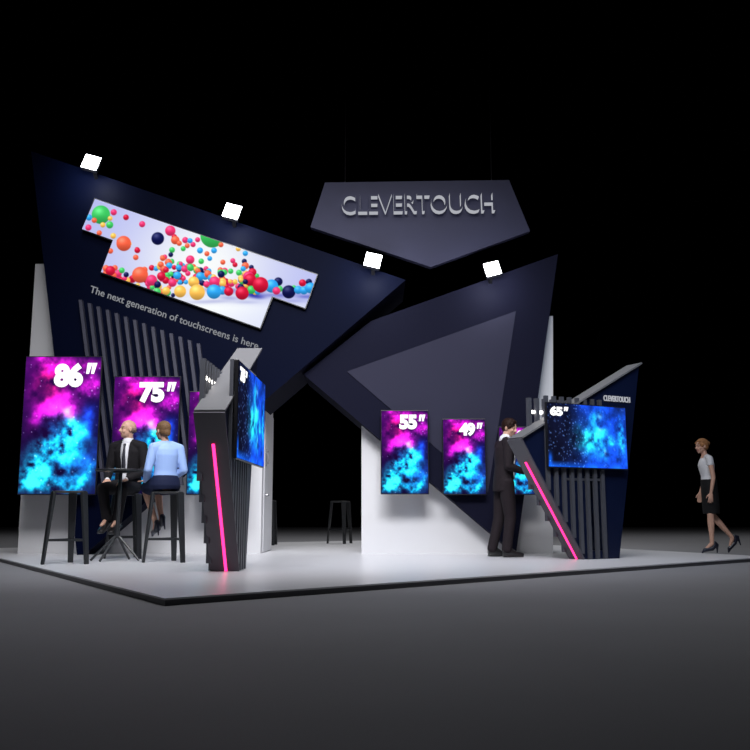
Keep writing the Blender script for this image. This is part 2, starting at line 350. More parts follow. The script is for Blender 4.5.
balls += [('o',144.8,270,3),('o',106,268.4,3.2),('o',115,268,2.8),('r',110.4,270.8,4.5),('g',122,270.5,2.8),('n',126.4,274.8,2.6),('o',140.3,275,7.2),('p',152,280.4,5),('r',161.6,276.4,4),('r',166.4,270,2.8),('n',158,284.7,3.2),('p',172.8,282.8,4),('b',179,267.6,2.8),('b',177.6,275.6,3.8),('y',166.4,291,3.8),('y',180.5,291.6,5.5),('r',253,272.4,3.8),('b',243.8,269,2.6),('g',231.4,271.5,2.6),('b',200.6,276.5,4),('y',194,282,5),('p',215,282,5),('y',223,283.6,3.2),('y',235.7,282,2.6),('p',249,277,5),('r',250.7,280,5.6),('n',246,282,2.6),('g',251.6,290,3.8),('y',197.5,292.4,7),('b',222.5,290.5,4),('b',214.3,291.8,6.5),('r',229,291.5,4.3),('r',242.3,293.3,6),('n',278.7,281.8,4),('g',280,289,3),('b',272,286.2,6),('r',261,285,7),('p',276.8,291,3.6),('g',294,288,2.6),('n',289,292,6),('r',302.6,283,3.4),('n',309,282,3),('b',298.3,290,3.8),('b',304,290.5,3.8),('b',310.5,288,5)]
def balls_picture(x, y):
    d = (y - 200) - (x - 96) * .339          # distance below the top edge
    g = np.clip(blob(x, y, 205, 262, 75, 60), 0, 1)
    col = np.stack([.72 + .26 * g, .74 + .25 * g, .95 + .04 * g], -1)
    fl = np.clip((y - 296) / 12, 0, 1) * .6; col = col + fl[..., None] * np.array([.2, .2, .05])
    for c, cx, cy, r in balls:               # each ball leaves a faint contact shadow in the picture
        if cy > 283 and cx > 185: col = col - (blob(x, y, cx + 4, cy + r + 3, r * 2.2, 1.8) * .13)[..., None] * np.array([1, 1, .45])
    for c, cx, cy, r in balls:
        r = r * 1.1
        rr = np.sqrt(((x - cx) / r) ** 2 + ((y - cy) / r) ** 2); a = np.clip((1.06 - rr) * r * 1.3, 0, 1)[..., None]
        base = np.array(PAL[c]) / 255; hi = blob(x, y, cx - r * .25, cy - r * .45, r * .5, r * .4)[..., None]
        sh = np.clip((y - cy) / r, 0, 1)[..., None]
        bc = base * (1.03 - .30 * sh) + hi * .22
        col = col * (1 - a) + bc * a
    return to_lin(col)
YS = YL - .07
q1 = [(95, 199), (317, 274.8), (305, 308), (82, 229)]; q2 = [(113, 240), (272, 296), (260, 328), (101, 272)]
led = empty('led_screen', (0, 0, 0)); tag(led, 'stepped video screen showing colourful falling balls, mounted on the navy feature wall', 'screen')
qs = []
for q, nx, ny in ((q1, 520, 80), (q2, 380, 84)):
    # the second quad starts at the lower edge of the first, so they tile without overlap
    P = P2(q, YS); qs.append((P[0], P[1], P[2], P[3], [(a, b) for a, b in q], nx, ny))
grid_mesh('display', qs, balls_picture, M['screen'], led)
bm = bmesh.new(); prism(bm, [p + Vector((0, .002, 0)) for p in P2([(94.3, 198), (318, 274.2), (305.6, 309), (273, 297.5), (260.6, 329), (100, 272.7), (112, 241), (81.2, 229.5)], YS)], (0, .066, 0)); obj('casing', bm, M['black'], led)

# ------------------------------------------------------------------ touchscreens
def tv(label, C0, xv, wd, hg, picture, inches, digits, group=None, res=150, mount=.10):
    """C0: top-left corner of the picture; xv: unit vector to the right; up is +z"""
    xv = Vector(xv).normalized(); up = Vector((0, 0, 1)); nrm = xv.cross(up)   # points to the viewer
    r = empty('touchscreen_display', C0 + xv * wd / 2 - up * hg); tag(r, label, 'touchscreen', group)
    loc = lambda p: p - r.location
    b = .012; C0l = loc(Vector(C0))
    bm = bmesh.new(); o = C0l - xv * b + up * b - nrm * .003
    prism(bm, [o, o + xv * (wd + 2 * b), o + xv * (wd + 2 * b) - up * (hg + 2 * b), o - up * (hg + 2 * b)], -nrm * .035); bevel(obj('housing', bm, M['black'], r), .006)
    bm = bmesh.new(); oo = C0l + xv * wd * .3 - up * hg * .35 - nrm * .038
    prism(bm, [oo, oo + xv * wd * .4, oo + xv * wd * .4 - up * hg * .3, oo - up * hg * .3], -nrm * mount); obj('wall_mount', bm, M['black'], r)
    P = [C0l, C0l + xv * wd, C0l + xv * wd - up * hg, C0l - up * hg]
    nx = res; ny = int(res * hg / wd)
    d = grid_mesh('display', [(P[0], P[1], P[2], P[3], [(0, 0), (1, 0), (1, 1), (0, 1)], nx, ny)], picture, M['screen'], r)
    x0, w0, y1, h0 = digits; wn = wd * w0 * .70
    base = C0l + xv * wd * x0 - up * hg * y1 + nrm * .006
    text('size_digits', inches, base, xv, up, .2, .003, .012, M['digit'], d, spacing=.95, fit=(wn, hg * h0))
    for k in range(2):   # the inch mark
        bm = bmesh.new(); q = base + xv * (wn + wd * w0 * (.07 + .12 * k)) + up * hg * h0 * .55
        s_ = wd * w0 * .085; t_ = hg * h0 * .45; sl = s_ * .55
        prism(bm, [q, q + xv * s_ * .8, q + xv * (s_ * 1.1 + sl) + up * t_, q + xv * sl * .6 + up * t_], nrm * .004); obj('inch_mark', bm, M['digit'], d)
    return r
DP = (.385, .55, .225, .18)
YT = 12.4 * S
def tv_px(label, u0, u1, v0, v1, Y, inches, yaw=0, dm=.10, **k):
    a = at(u0, v0, Y); b = at(u1, v0, Y); c = at(u0, v1, Y)
    return tv(label, a, (1, math.tan(math.radians(yaw)), 0), (b - a).length, a.z - c.z, galaxy_portrait, inches, DP, mount=dm, **k)
GL = 'portrait touchscreens on the left wall'; GR = 'portrait touchscreens on the right wall'
tv_px('largest portrait touchscreen with a magenta and cyan galaxy, marked 86 inch', 26.5, 101.5, 357, 494, YT, '86', group=GL)
tv_px('portrait galaxy touchscreen marked 75 inch behind the seated pair', 115, 180, 377, 494, YT, '75', group=GL)
tv_px('portrait galaxy touchscreen marked 65 inch, half hidden behind the left kiosk', 190, 246, 392, 494, YT, '65', group=GL)
YT2 = 12.65 * S
tv_px('portrait galaxy touchscreen marked 55 inch, leftmost of the right wall', 381.5, 427.5, 411, 493.5, YT2, '55', group=GR)
tv_px('portrait galaxy touchscreen marked 49 inch, between the 55 inch screen and the standing man', 443, 484.5, 419.5, 494, YT2, '49', group=GR)
tv_px('portrait galaxy touchscreen marked 43 inch, mostly hidden behind the standing man', 499, 536, 427.5, 494, YT2, '43', group=GR)

# ------------------------------------------------------------------ kiosks
def kiosk(E, ang, label, zt, lead):
    """E: elbow point on the floor plan; s runs along the kiosk, t to its back, z up"""
    th = math.radians(ang); d = Vector((math.cos(th), math.sin(th), 0)); n = Vector((-d.y, d.x, 0)); up = Vector((0, 0, 1)); k = S
    r = empty('demo_kiosk', (E.x, E.y, 0)); tag(r, label, 'kiosk', 'angular demo kiosks')
    Q = lambda s, z, t=0: d * (s * k) + up * (z * k) + n * (t * k)
    ze = 1.485; fs = .95
    # navy core with an opening, as one solid: outer ring of faces bridged to the hole
    outer = [(0.03, ze), (2.04, zt), (1.54, 0), (fs, 0)]
    bm = bmesh.new()
    hole = [(1.0, 1.04), (1.26, 1.04), (1.29, .1), (1.03, .1)]
    strips = [[(0.02, ze), (2.04, zt), (1.26, 1.04), (1.0, 1.04)], [(2.04, zt), (1.54, 0), (1.29, .1), (1.26, 1.04)],
              [(1.54, 0), (fs, 0), (1.03, .1), (1.29, .1)], [(fs, 0), (0.02, ze), (1.0, 1.04), (1.03, .1)]]
    vs = {}
    def V(s, z, t):
        key = (s, z, t)
        if key not in vs: vs[key] = bm.verts.new(Q(s, z, t))
        return vs[key]
    for st in strips:
        bm.faces.new([V(s, z, .04) for s, z in st]); bm.faces.new([V(s, z, .265) for s, z in st][::-1])
        for ring in ((st[0], st[1]), (st[2], st[3])):
            (a, b) = ring; bm.faces.new([V(*a, .04), V(*a, .265), V(*b, .265), V(*b, .04)])
    core = obj('core_panel', bm, M['knavy'], r)
    # grey edge of the upper arm; leg edge is that grey, shade painted in
    bm = bmesh.new(); th_ = .012
    na = Vector((0, 0, 1)) * 1.0
    def slab(p, q, off, m, nm, t0=-.004, t1=.285):
        b_ = bmesh.new(); e = (Q(*q) - Q(*p)).normalized(); nn = e.cross(n).normalized() * off
        prism(b_, [v_ for v_ in (Q(p[0], p[1], t0), Q(q[0], q[1], t0), Q(q[0], q[1], t1), Q(p[0], p[1], t1))], nn); return obj(nm, b_, m, r)
    bm.free()
    slab((0.01, ze + .0), (2.06, zt + .008), .02, M['kedge'], 'arm_edge')
    lg = slab((0.0, ze), (fs - .02, 0.012), -.02, M['kleg'], 'leg_edge')
    # neon tube down the middle of the leg edge
    A = Q(.0 + .18 * fs, ze * .82, .128); B = Q(fs * .985, ze * .015, .128); e = (B - A).normalized(); nn = e.cross(n).normalized() * -.032
    b_ = bmesh.new(); bar(b_, A + nn, B + nn, n, nn, .026, .026, .012, .012); obj('neon_strip', b_, M['neon'], r)
    # vertical slats on both sides, their lower ends stepping down behind the leg
    for side, tt, dp in ((0, .018, .036), (1, .288, .05)):
        for i in range(8):
            s = .39 + i * .126 - (.06 if side else 0) ; z0 = 0.005 if s > fs else ze * (1 - s / fs) - .10
            z0 = max(z0 + (0 if side or s > fs else .085), .005); s += .012
            b_ = bmesh.new(); box(b_, Q(s, (z0 + 2.04) / 2, tt), (.052 * k, dp * k, (2.04 - z0) * k), Matrix.Rotation(th, 3, 'Z')); obj('slat', b_, M['slat'], r)
        for zz in (1.0,):
            b_ = bmesh.new(); box(b_, Q(.98, zz, tt * .5 + (.15 if side else .03)), (.62 * k, .02 * k, .03 * k), Matrix.Rotation(th, 3, 'Z'))
            obj('cross_rail', b_, M['slat'], r)
    # downlights between the back slats
    for i in range(lead):
        s = .39 + .063 - .06 + i * .126
        b_ = bmesh.new(); box(b_, Q(s, 1.86, .29), (.06 * k, .05 * k, .035 * k), Matrix.Rotation(th, 3, 'Z')); obj('downlight', b_, M['led'], r)
    # company lettering near the tip
    p = Q(1.375, 2.035, .03)
    text('lettering', 'CLEVERTOUCH', p, d, up, .1, .006, .001, M['glow'], r, fit=(.46 * k, .075 * k))
    return r, d, n, up, Q
# right kiosk
th = math.radians(28); d2 = Vector((math.cos(th), math.sin(th), 0)); n2 = Vector((-d2.y, d2.x, 0))
O2 = at(547, 430, 11.05 * S); E2 = on_plane(522, 439, O2, n2)
kiosk(E2, 28, 'angular navy kiosk with pink neon leg, right of the stand, beside the standing man', 2.57, 3)
a = on_plane(547, 402.5, O2 - n2 * .05, n2); b = on_plane(625, 407.5, O2 - n2 * .05, n2)
tv('landscape touchscreen with a blue nebula, marked 65 inch, on the right kiosk', a, d2, (b - a).dot(d2), .768, galaxy_landscape, '65', (.03, .22, .20, .15), res=260, mount=.006)
# left kiosk
E1 = at(224.5, 420, 8.05 * S)
th1 = math.radians(88.3); d1 = Vector((math.cos(th1), math.sin(th1), 0)); n1 = Vector((-d1.y, d1.x, 0))
kiosk(E1, 88.3, 'angular kiosk seen edge-on with bright pink neon strip, in front of the seated pair', 2.44, 7)
o1 = Vector((E1.x, E1.y, 0)) + d1 * .36 - n1 * .05
a = at(232.5, 360.5, o1.y)
a = Vector((o1.x, o1.y, a.z))
tv('blue nebula touchscreen seen almost edge-on, marked 75 inch, on the left kiosk', a, d1, 1.60, .90, galaxy_landscape, '75', (.03, .22, .20, .15), res=260, mount=.006)

# ------------------------------------------------------------------ stools and table
def stool_proto(label):
    r = empty('bar_stool'); tag(r, label, 'stool', 'charcoal bar stools')
    R0 = .185; R1 = .265; hh = .775
    bm = bmesh.new(); pts = []
    for k in range(3):
        a0 = math.radians(120 * k)
        for j in range(-4, 5):
            a = a0 + math.radians(j * 14); c = Vector((math.cos(a0), math.sin(a0), 0)) * .13
            pts.append(c + Vector((math.cos(a), math.sin(a), 0)) * .075 + Vector((0, 0, hh)))
    prism(bm, pts, (0, 0, .022)); bevel(obj('seat', bm, M['metal'], r), .008, 3)
    for k in range(3):
        a0 = math.radians(120 * k); e = Vector((math.cos(a0), math.sin(a0), 0)); tn = Vector((-e.y, e.x, 0))
        bm = bmesh.new(); bar(bm, e * R1, e * R0 + Vector((0, 0, hh + .012)), tn, e, .058, .092, .028, .036); bevel(obj('leg', bm, M['metal'], r), .006)
    for k in range(3):
        p = [Vector((math.cos(math.radians(120 * q)), math.sin(math.radians(120 * q)), 0)) * (R1 - .027) + Vector((0, 0, .26)) for q in (k, k + 1)]
        bm = bmesh.new(); bar(bm, p[0], p[1], (p[1] - p[0]).cross(Vector((0, 0, 1))), (0, 0, 1), .014, .014, .026, .026); obj('foot_rail', bm, M['metal'], r)
    return r
spots = [((66.5, 563.8), 100, 'empty charcoal bar stool left of the high table'),
         ((166.7, 562.0), 85, 'charcoal bar stool under the woman in the blue shirt'),
         ((126.5, 558.2), 80, 'charcoal bar stool under the seated bald man'),
         ((341.0, 543.6), 46, 'charcoal bar stool standing alone in the gap behind the stand'),
         ((267.0, 545.0), 60, 'charcoal bar stool half hidden behind the end of the white left wall')]
proto = None; stool_pos = []
for (u, v), ang, lab in spots:
    p = floor_at(u, v)
    if proto is None: proto = s_ = stool_proto(lab)
    else: s_ = copy_tree(proto)
    s_['label'] = lab; s_.location = p; s_.rotation_euler.z = math.radians(ang); stool_pos.append(p)
tb = floor_at(116, 561); r = empty('high_table', tb); tag(r, 'small round charcoal high table between the empty stool and the seated man', 'table')
zt = at(116, 469.5, tb.y).z
bm = bmesh.new(); rod(bm, (0, 0, zt - .022), (0, 0, zt), .285, seg=48); bevel(obj('tabletop', bm, M['metal'], r), .006)
bm = bmesh.new(); rod(bm, (0, 0, .30), (.01, 0, zt - .02), .024, .02, 16); rod(bm, (.01, 0, zt - .04), (.01, 0, zt - .02), .09, .09, 24); obj('pole', bm, M['metal'], r)
bm = bmesh.new(); rod(bm, (0, 0, .27), (0, 0, .35), .038, .032, 16); obj('hub', bm, M['metal'], r)
for a in (-12, 205, 248, 75):
    e = Vector((math.cos(math.radians(a)), math.sin(math.radians(a)), 0)) * .29
    bm = bmesh.new(); rod(bm, (0, 0, .31), e + Vector((0, 0, .012)), .016, .014, 10); obj('leg', bm, M['metal'], r)

# ------------------------------------------------------------------ people
SK = dict(
    skin=mat('skin', (0.50, 0.29, 0.21), 0.55, vary=.05, scale=20), lip=mat('lips', (0.40, 0.13, 0.12), .45), eye=mat('eye_white', (0.6, 0.6, 0.6), .3),
    iris=mat('dark_iris', (0.03, 0.02, 0.015), .3), brow=mat('brow_hair', (0.07, 0.045, 0.03), .8),
    suit=mat('black_suit_wool', (0.012, 0.011, 0.013), 0.8, vary=.2, scale=30, bump=.05, spec=.12), suit2=mat('dark_grey_suit_wool', (0.017, 0.013, 0.016), 0.8, vary=.2, scale=30, bump=.05, spec=.12),
    shirt=mat('white_shirt', (0.62, 0.62, 0.66), .7), blue=mat('light_blue_shirt', (0.27, 0.40, 0.72), .7, bump=.1), top=mat('white_top', (0.60, 0.60, 0.62), .75, bump=.1),
    skirt=mat('navy_skirt', (0.010, 0.014, 0.040), .75, spec=.12), skirt2=mat('black_skirt', (0.012, 0.012, 0.013), .75, spec=.12), tie=mat('dark_tie', (0.02, 0.02, 0.03), .5),
    shoe=mat('black_leather', (0.010, 0.010, 0.011), .3), heel=mat('dark_heel_leather', (0.008, 0.010, 0.022), .3),
    brown=mat('dark_brown_hair', (0.018, 0.008, 0.006), .6, vary=.5, scale=60, bump=.3, spec=.12), blond=mat('dark_blond_hair', (0.13, 0.075, 0.04), .6, vary=.4, scale=60, bump=.3, spec=.12),
    ginger=mat('reddish_blond_hair', (0.30, 0.14, 0.06), .6, vary=.4, scale=60, bump=.3, spec=.12), grey=mat('short_grey_hair', (0.20, 0.13, 0.10), .8, vary=.4, scale=60, bump=.3, spec=.12))
def ell(bm, c, r, R=None):
    q = bmesh.ops.create_icosphere(bm, subdivisions=3, radius=1)
    bmesh.ops.transform(bm, matrix=Matrix.Translation(Vector(c)) @ ((R or Matrix.Identity(3)).to_4x4()) @ Matrix.Diagonal((*r, 1)), verts=q['verts'])
def loft(bm, secs, seg=24):
    """secs: (centre, right vector, forward vector, a, b): closed solid through elliptical sections"""
    rings = []
    for c, rv, fv, a, b in secs:
        c = Vector(c); rings.append([bm.verts.new(c + Vector(rv) * (a * math.cos(t)) + Vector(fv) * (b * math.sin(t))) for t in (2 * math.pi * i / seg for i in range(seg))])
    for p, q in zip(rings, rings[1:]):
        for i in range(seg): bm.faces.new((p[i], p[(i + 1) % seg], q[(i + 1) % seg], q[i]))
    bm.faces.new(rings[0][::-1]); bm.faces.new(rings[-1])
def limb(bm, pts, seg=18):
    """pts: list of (point, radius); smooth tapered tube with round ends"""
    for (p, r) in pts: ell(bm, p, (r, r, r))
    for (p, r), (q, r2) in zip(pts, pts[1:]):
        p = Vector(p); q = Vector(q); d = (q - p); x = d.orthogonal().normalized(); y = d.cross(x).normalized()
        loft(bm, [(p, x, y, r, r), (q, x, y, r2, r2)], seg)
def solid(name, bm, mats, parent=None, voxel=.008, smooth=3):
    """joins overlapping pieces into one continuous skin"""
    bmesh.ops.recalc_face_normals(bm, faces=bm.faces)
    me = bpy.data.meshes.new(name); bm.to_mesh(me); bm.free(); t = bpy.data.objects.new(name, me); sc.collection.objects.link(t)
    m = t.modifiers.new('r', 'REMESH'); m.mode = 'VOXEL'; m.voxel_size = voxel
    m = t.modifiers.new('s', 'SMOOTH'); m.factor = .5; m.iterations = smooth
    bpy.context.view_layer.update(); dg = bpy.context.evaluated_depsgraph_get()
    out = bpy.data.meshes.new_from_object(t.evaluated_get(dg)); out.name = name; bpy.data.objects.remove(t)
    out.materials.clear()
    for k in (mats if isinstance(mats, (list, tuple)) else [mats]): out.materials.append(k)
    out.polygons.foreach_set('use_smooth', [True] * len(out.polygons))
    return link(bpy.data.objects.new(name, out), parent)
def hand(bm, wrist, dirv, palm, thumb, curl=.35, k=1.0):
    """dirv: pointing direction, palm: palm normal, thumb: side on which the thumb leaves"""
    d = Vector(dirv).normalized(); pn = Vector(palm); pn = (pn - d * pn.dot(d)).normalized(); sv = d.cross(pn).normalized()
    if sv.dot(Vector(thumb)) < 0: sv = -sv
    w_ = Vector(wrist); P = lambda a, b, c: w_ + d * (a * k) + sv * (b * k) + pn * (c * k)
    loft(bm, [(P(-.01, 0, 0), sv, pn, .026 * k, .019 * k), (P(.03, 0, 0), sv, pn, .036 * k, .017 * k), (P(.085, 0, 0), sv, pn, .042 * k, .014 * k), (P(.098, 0, 0), sv, pn, .036 * k, .010 * k)], 16)
    for b, L, sp in ((.031, .072, .10), (.0105, .082, .03), (-.0105, .076, -.04), (-.031, .060, -.13)):
        p = P(.085, b, 0); a = curl * .5; seg = [(p, .0095 * k)]
        for f in (.45, .32, .23):
            v = d * math.cos(a) + pn * math.sin(a) + sv * sp; p = p + v * (L * f * k); seg.append((p, (.0088 if f > .3 else .0075) * k)); a += curl
        limb(bm, seg, 10)
    t0 = P(.02, .028, .004); t1 = P(.052, .056, .014); t2 = P(.082, .066, .022)
    limb(bm, [(t0, .014 * k), (t1, .0115 * k), (t2, .009 * k)], 10)
def lerp(a, b, t): return Vector(a) * (1 - t) + Vector(b) * t
class Fig: pass
def torso(bm, f, prof, t_ext=0):
    """sections along the spine from pelvis to neck base"""
    for i in range(1): pass
    secs = []
    for t, a, b in prof:
        c = lerp(f.pelvis, f.neckb, t)
        bend = f.arch * math.sin(max(0, min(1, t)) * math.pi); c = c + f.fwd * -bend
        ax = lerp(f.rp, f.rs, max(0, min(1, t))).normalized(); sp = (f.neckb - f.pelvis).normalized(); fv = sp.cross(ax).normalized()
        if fv.dot(f.fwd) < 0: fv = -fv
        secs.append((c, ax, fv, a, b))
    loft(bm, secs)
def head_M(f): return Matrix.Translation(f.headc) @ Euler((math.radians(f.hp), math.radians(f.hr), math.radians(f.hy)), 'XYZ').to_matrix().to_4x4()
def build_body(f, name, label, loc, yaw, female=False):
    bm = bmesh.new(); HM = head_M(f); Rm = HM.to_3x3(); hk = f.hk
    hp = lambda x, y, z: HM @ (Vector((x, y, z)) * hk)
    E_ = lambda c, r: ell(bm, hp(*c), [q * hk for q in r], Rm)
    E_((0, -.012, .022), (.074, .097, .093)); E_((0, .022, -.045), (.058, .070, .072)); E_((0, .058, -.092), (.026, .024, .022))
    E_((.034, .062, -.035), (.026, .022, .026)); E_((-.034, .062, -.035), (.026, .022, .026)); E_((0, .045, -.078), (.042, .04, .028))
    limb(bm, [(hp(0, .086, .008), .009 * hk), (hp(0, .106, -.028), .013 * hk)], 10); E_((.010, .098, -.032), (.009, .010, .008)); E_((-.010, .098, -.032), (.009, .010, .008))
    limb(bm, [(hp(-.042, .070, .022), .011 * hk), (hp(0, .084, .022), .010 * hk), (hp(.042, .070, .022), .011 * hk)], 10)
    limb(bm, [(hp(-.020, .082, -.060), .0075 * hk), (hp(0, .088, -.060), .0095 * hk), (hp(.020, .082, -.060), .0075 * hk)], 10)
    for sx_ in (-1, 1): E_((sx_ * .032, .076, .004), (.013, .012, .010)); ell(bm, hp(sx_ * .076, -.008, -.012), (.009 * hk, .019 * hk, .030 * hk), Rm)
    nr = f.nr
    limb(bm, [(f.neckb + Vector((0, 0, -.02)), nr * 1.15), (lerp(f.neckb, hp(0, -.02, -.07), .5), nr), (hp(0, -.015, -.05), nr)])
    wf = f.wf
    torso(bm, f, [(-.16, .10 * wf, .075), (-.05, .155 * wf, .10), (.1, .158 * wf, .105), (.35, .128 * wf, .09), (.6, .145 * wf, .10), (.8, .155 * wf, .092), (.92, .12, .07), (1.02, .06, .055)])
    for S_ in (f.L, f.R):
        limb(bm, [(lerp(f.neckb, S_['sh'], .35), .05), (S_['sh'], .052 * f.ar), (lerp(S_['sh'], S_['el'], .4), .047 * f.ar), (S_['el'], .038 * f.ar), (lerp(S_['el'], S_['wr'], .35), .037 * f.ar), (S_['wr'], .025 * f.ar)])
        hand(bm, S_['wr'], S_['hd'], S_['pn'], S_['th'], S_.get('curl', .3), f.handk)
        limb(bm, [(S_['hip'], .085 * f.lr), (lerp(S_['hip'], S_['kn'], .45), .075 * f.lr), (S_['kn'], .053 * f.lr), (lerp(S_['kn'], S_['an'], .3), .053 * f.lr), (lerp(S_['kn'], S_['an'], .75), .036 * f.lr), (S_['an'], .033 * f.lr)])
        limb(bm, [(S_['an'], .032), (lerp(S_['an'], S_['toe'], .45), .026), (S_['toe'], .018)])
    o = solid(name, bm, [SK['skin'], SK['lip'], SK['eye'], SK['iris'], SK['brow']], None, .0065, 2)
    o.location = loc; o.rotation_euler = (0, 0, math.radians(yaw))
    tag(o, label, 'person')
    IM = HM.inverted()
    for p in o.data.polygons:
        q = (IM @ p.center) / hk
        if q.length > .16 or q.y < .05: continue
        for s_ in (-1, 1):
            dx = (q.x - s_ * .031) / .014; dz = (q.z - .005) / .006
            if dx * dx + dz * dz < 1 and abs(q.x - s_ * .031) < .008: p.material_index = 3
            if abs(q.x - s_ * .034) < .017 and abs(q.z - .026 + abs(abs(q.x) - .034) * .2) < .0035: p.material_index = 4
        if abs(q.x) < .025 and abs(q.z + .060) < .0085 and q.y > .07: p.material_index = 1
    return o
def shoe(f, S_, parent, heel=False, m='shoe'):
    bm = bmesh.new(); an, toe = S_['an'], S_['toe']; d = (toe - an); dh = Vector((d.x, d.y, 0)).normalized(); sv = dh.cross(Vector((0, 0, 1)))
    upv = S_.get('up', Vector((0, 0, 1))); dd = d.normalized()
    if not heel:
        sole = S_['sole']; a0 = an + Vector((0, 0, -.02)) - dh * .03; pitch = d.normalized()
        pts = []
        for t, a, b, zc in ((-.30, .030, .040, -.045), (-.05, .040, .062, -.035), (.35, .042, .056, -.045), (.7, .046, .032, -.065), (1.0, .044, .026, -.068), (1.18, .026, .018, -.072)):
            ax = sv; c = an + S_['fd'] * (t * .19) + S_['fu'] * zc
            pts.append((c, ax, S_['fu'], a, b))
        loft(bm, pts, 20); limb(bm, [(an + S_['fu'] * .03, .045), (an - S_['fu'] * .03, .042)])
        box(bm, an + S_['fd'] * .08 - S_['fu'] * .092, (.085, .27, .014), Matrix((sv, S_['fd'], S_['fu'])).transposed())
        solid('shoe', bm, SK[m], parent, .006, 2)
    else:
        fd, fu = S_['fd'], S_['fu']
        limb(bm, [(an - fu * .045 - fd * .02, .034), (an - fu * .06 + fd * .05, .031), (toe - fu * .0, .030), (toe + (toe - an).normalized() * .055, .012)])
        limb(bm, [(an - fu * .05 - fd * .035, .030), (an - fu * .02 - fd * .03, .033)])
        hb = S_['heel']; limb(bm, [(an - fu * .06 - fd * .045, .022), (hb, .008)], 12)
        solid('high_heel_shoe', bm, SK[m], parent, .005, 1)
def hair_short(f, parent, m, mode='short'):
    bm = bmesh.new(); HM = head_M(f); Rm = HM.to_3x3(); hk = f.hk
    E_ = lambda c, r: ell(bm, HM @ (Vector(c) * hk), [q * hk for q in r], Rm)
    rr = random.Random(3)
    if mode == 'bald':
        E_((0, -.040, -.012), (.079, .074, .045)); E_((.045, -.035, -.01), (.033, .042, .035)); E_((-.045, -.035, -.01), (.033, .042, .035))
    else:
        E_((0, -.026, .034), (.081, .101, .093)); E_((0, -.045, -.01), (.074, .070, .07))
        E_((.052, .005, .022), (.030, .055, .045)); E_((-.052, .005, .022), (.030, .055, .045))
        for i in range(26 if mode == 'short' else 10):
            a = rr.uniform(-1.2, 1.2); b = rr.uniform(-.3, 1.5); E_((math.sin(a) * .07, math.cos(b) * .078 - .02, .04 + math.cos(a) * math.sin(b) * .078), (.016, .026, .014))
        if mode == 'short': E_((0, .052, .088), (.052, .028, .022)); E_((.02, .048, .096), (.035, .028, .02))
        if mode == 'bun': E_((0, -.125, .035), (.036, .032, .036)); E_((0, .035, .082), (.05, .04, .02))
        if mode == 'pinned': E_((0, -.10, -.03), (.045, .034, .05)); E_((0, .035, .082), (.05, .04, .02))
    solid('hair', bm, SK[m], parent, .006, 2)
def suit(f, parent, m, hem=-.30, shirt=True, tie=True):
    wf = f.wf; bm = bmesh.new()
    torso(bm, f, [(hem, .178 * wf, .128), (-.12, .182 * wf, .13), (.1, .172 * wf, .125), (.38, .160 * wf, .115), (.6, .178 * wf, .125), (.8, .19 * wf, .118), (.91, .16, .09), (.985, .085, .072)])
    for S_ in (f.L, f.R):
        limb(bm, [(lerp(f.neckb, S_['sh'], .35) + Vector((0, 0, .0)), .062), (S_['sh'], .068), (lerp(S_['sh'], S_['el'], .5), .062), (S_['el'], .055), (lerp(S_['el'], S_['wr'], .5), .050), (lerp(S_['el'], S_['wr'], .93), .040)])
    solid('suit_jacket', bm, SK[m], parent, .008, 4)
    bm = bmesh.new(); HM = head_M(f)   # shirt collar and cuffs
    nk = f.neckb + Vector((0, 0, .0)); ax = (lerp(nk, HM @ Vector((0, -.02, -.07)), .55) - nk)
    limb(bm, [(nk + ax * .0, .078), (nk + ax * .42, f.nr + .014)])
    for S_ in (f.L, f.R): limb(bm, [(lerp(S_['el'], S_['wr'], .9), .034), (lerp(S_['el'], S_['wr'], .98), .033)])
    solid('shirt_collar', bm, SK['shirt'], parent, .007, 1)
def shirt_front(f, parent):
    """white shirt wedge between the lapels, with a tie on it"""
    def pt(t, x, off):
        c = lerp(f.pelvis, f.neckb, t) - f.fwd * (f.arch * math.sin(max(0, min(1, t)) * math.pi)); return c + f.rs * x + f.cf * off
    for nm, m, rows, off in (('shirt_front', 'shirt', [(.98, .050, .078), (.85, .052, .115), (.65, .046, .134), (.45, .036, .132), (.2, .030, .136), (.06, .032, .142)], .012),
                            ('necktie', 'tie', [(.965, .014, .092), (.93, .018, .104), (.90, .012, .112), (.65, .022, .146), (.45, .026, .144), (.33, .024, .146), (.29, .004, .146)], .010)):
        bm = bmesh.new(); fr = []; bk = []
        for t, hw, o_ in rows:
            fr.append([bm.verts.new(pt(t, x, o_ + off - abs(x) * .25)) for x in (-hw, 0, hw)]); bk.append([bm.verts.new(pt(t, x, o_ + off - .02 - abs(x) * .25)) for x in (-hw, 0, hw)])
        for a, b in ((fr, 1), (bk, -1)):
            for r0, r1 in zip(a, a[1:]):
                for i in range(2): bm.faces.new((r0[i], r0[i + 1], r1[i + 1], r1[i]))
        n_ = len(fr)
        for i in range(n_ - 1):
            for j in (0, 2): bm.faces.new((fr[i][j], fr[i + 1][j], bk[i + 1][j], bk[i][j]))
        for k in (0, n_ - 1):
            for j in (0, 1): bm.faces.new((fr[k][j], fr[k][j + 1], bk[k][j + 1], bk[k][j]))
        obj(nm, bm, SK[m], parent, smooth=True)
def trousers(f, parent, m, wide=1.0):
    bm = bmesh.new()
    torso(bm, f, [(-.14, .12 * f.wf, .10), (-.04, .17 * f.wf, .118), (.12, .168 * f.wf, .118), (.22, .15 * f.wf, .108)])
    for S_ in (f.L, f.R):
        limb(bm, [(S_['hip'], .100 * wide), (lerp(S_['hip'], S_['kn'], .5), .090 * wide), (S_['kn'], .072 * wide), (lerp(S_['kn'], S_['an'], .5), .064 * wide), (lerp(S_['kn'], S_['an'], 1.0), .062 * wide)])
    solid('trousers', bm, SK[m], parent, .008, 4)
V3 = lambda *a: Vector(a)
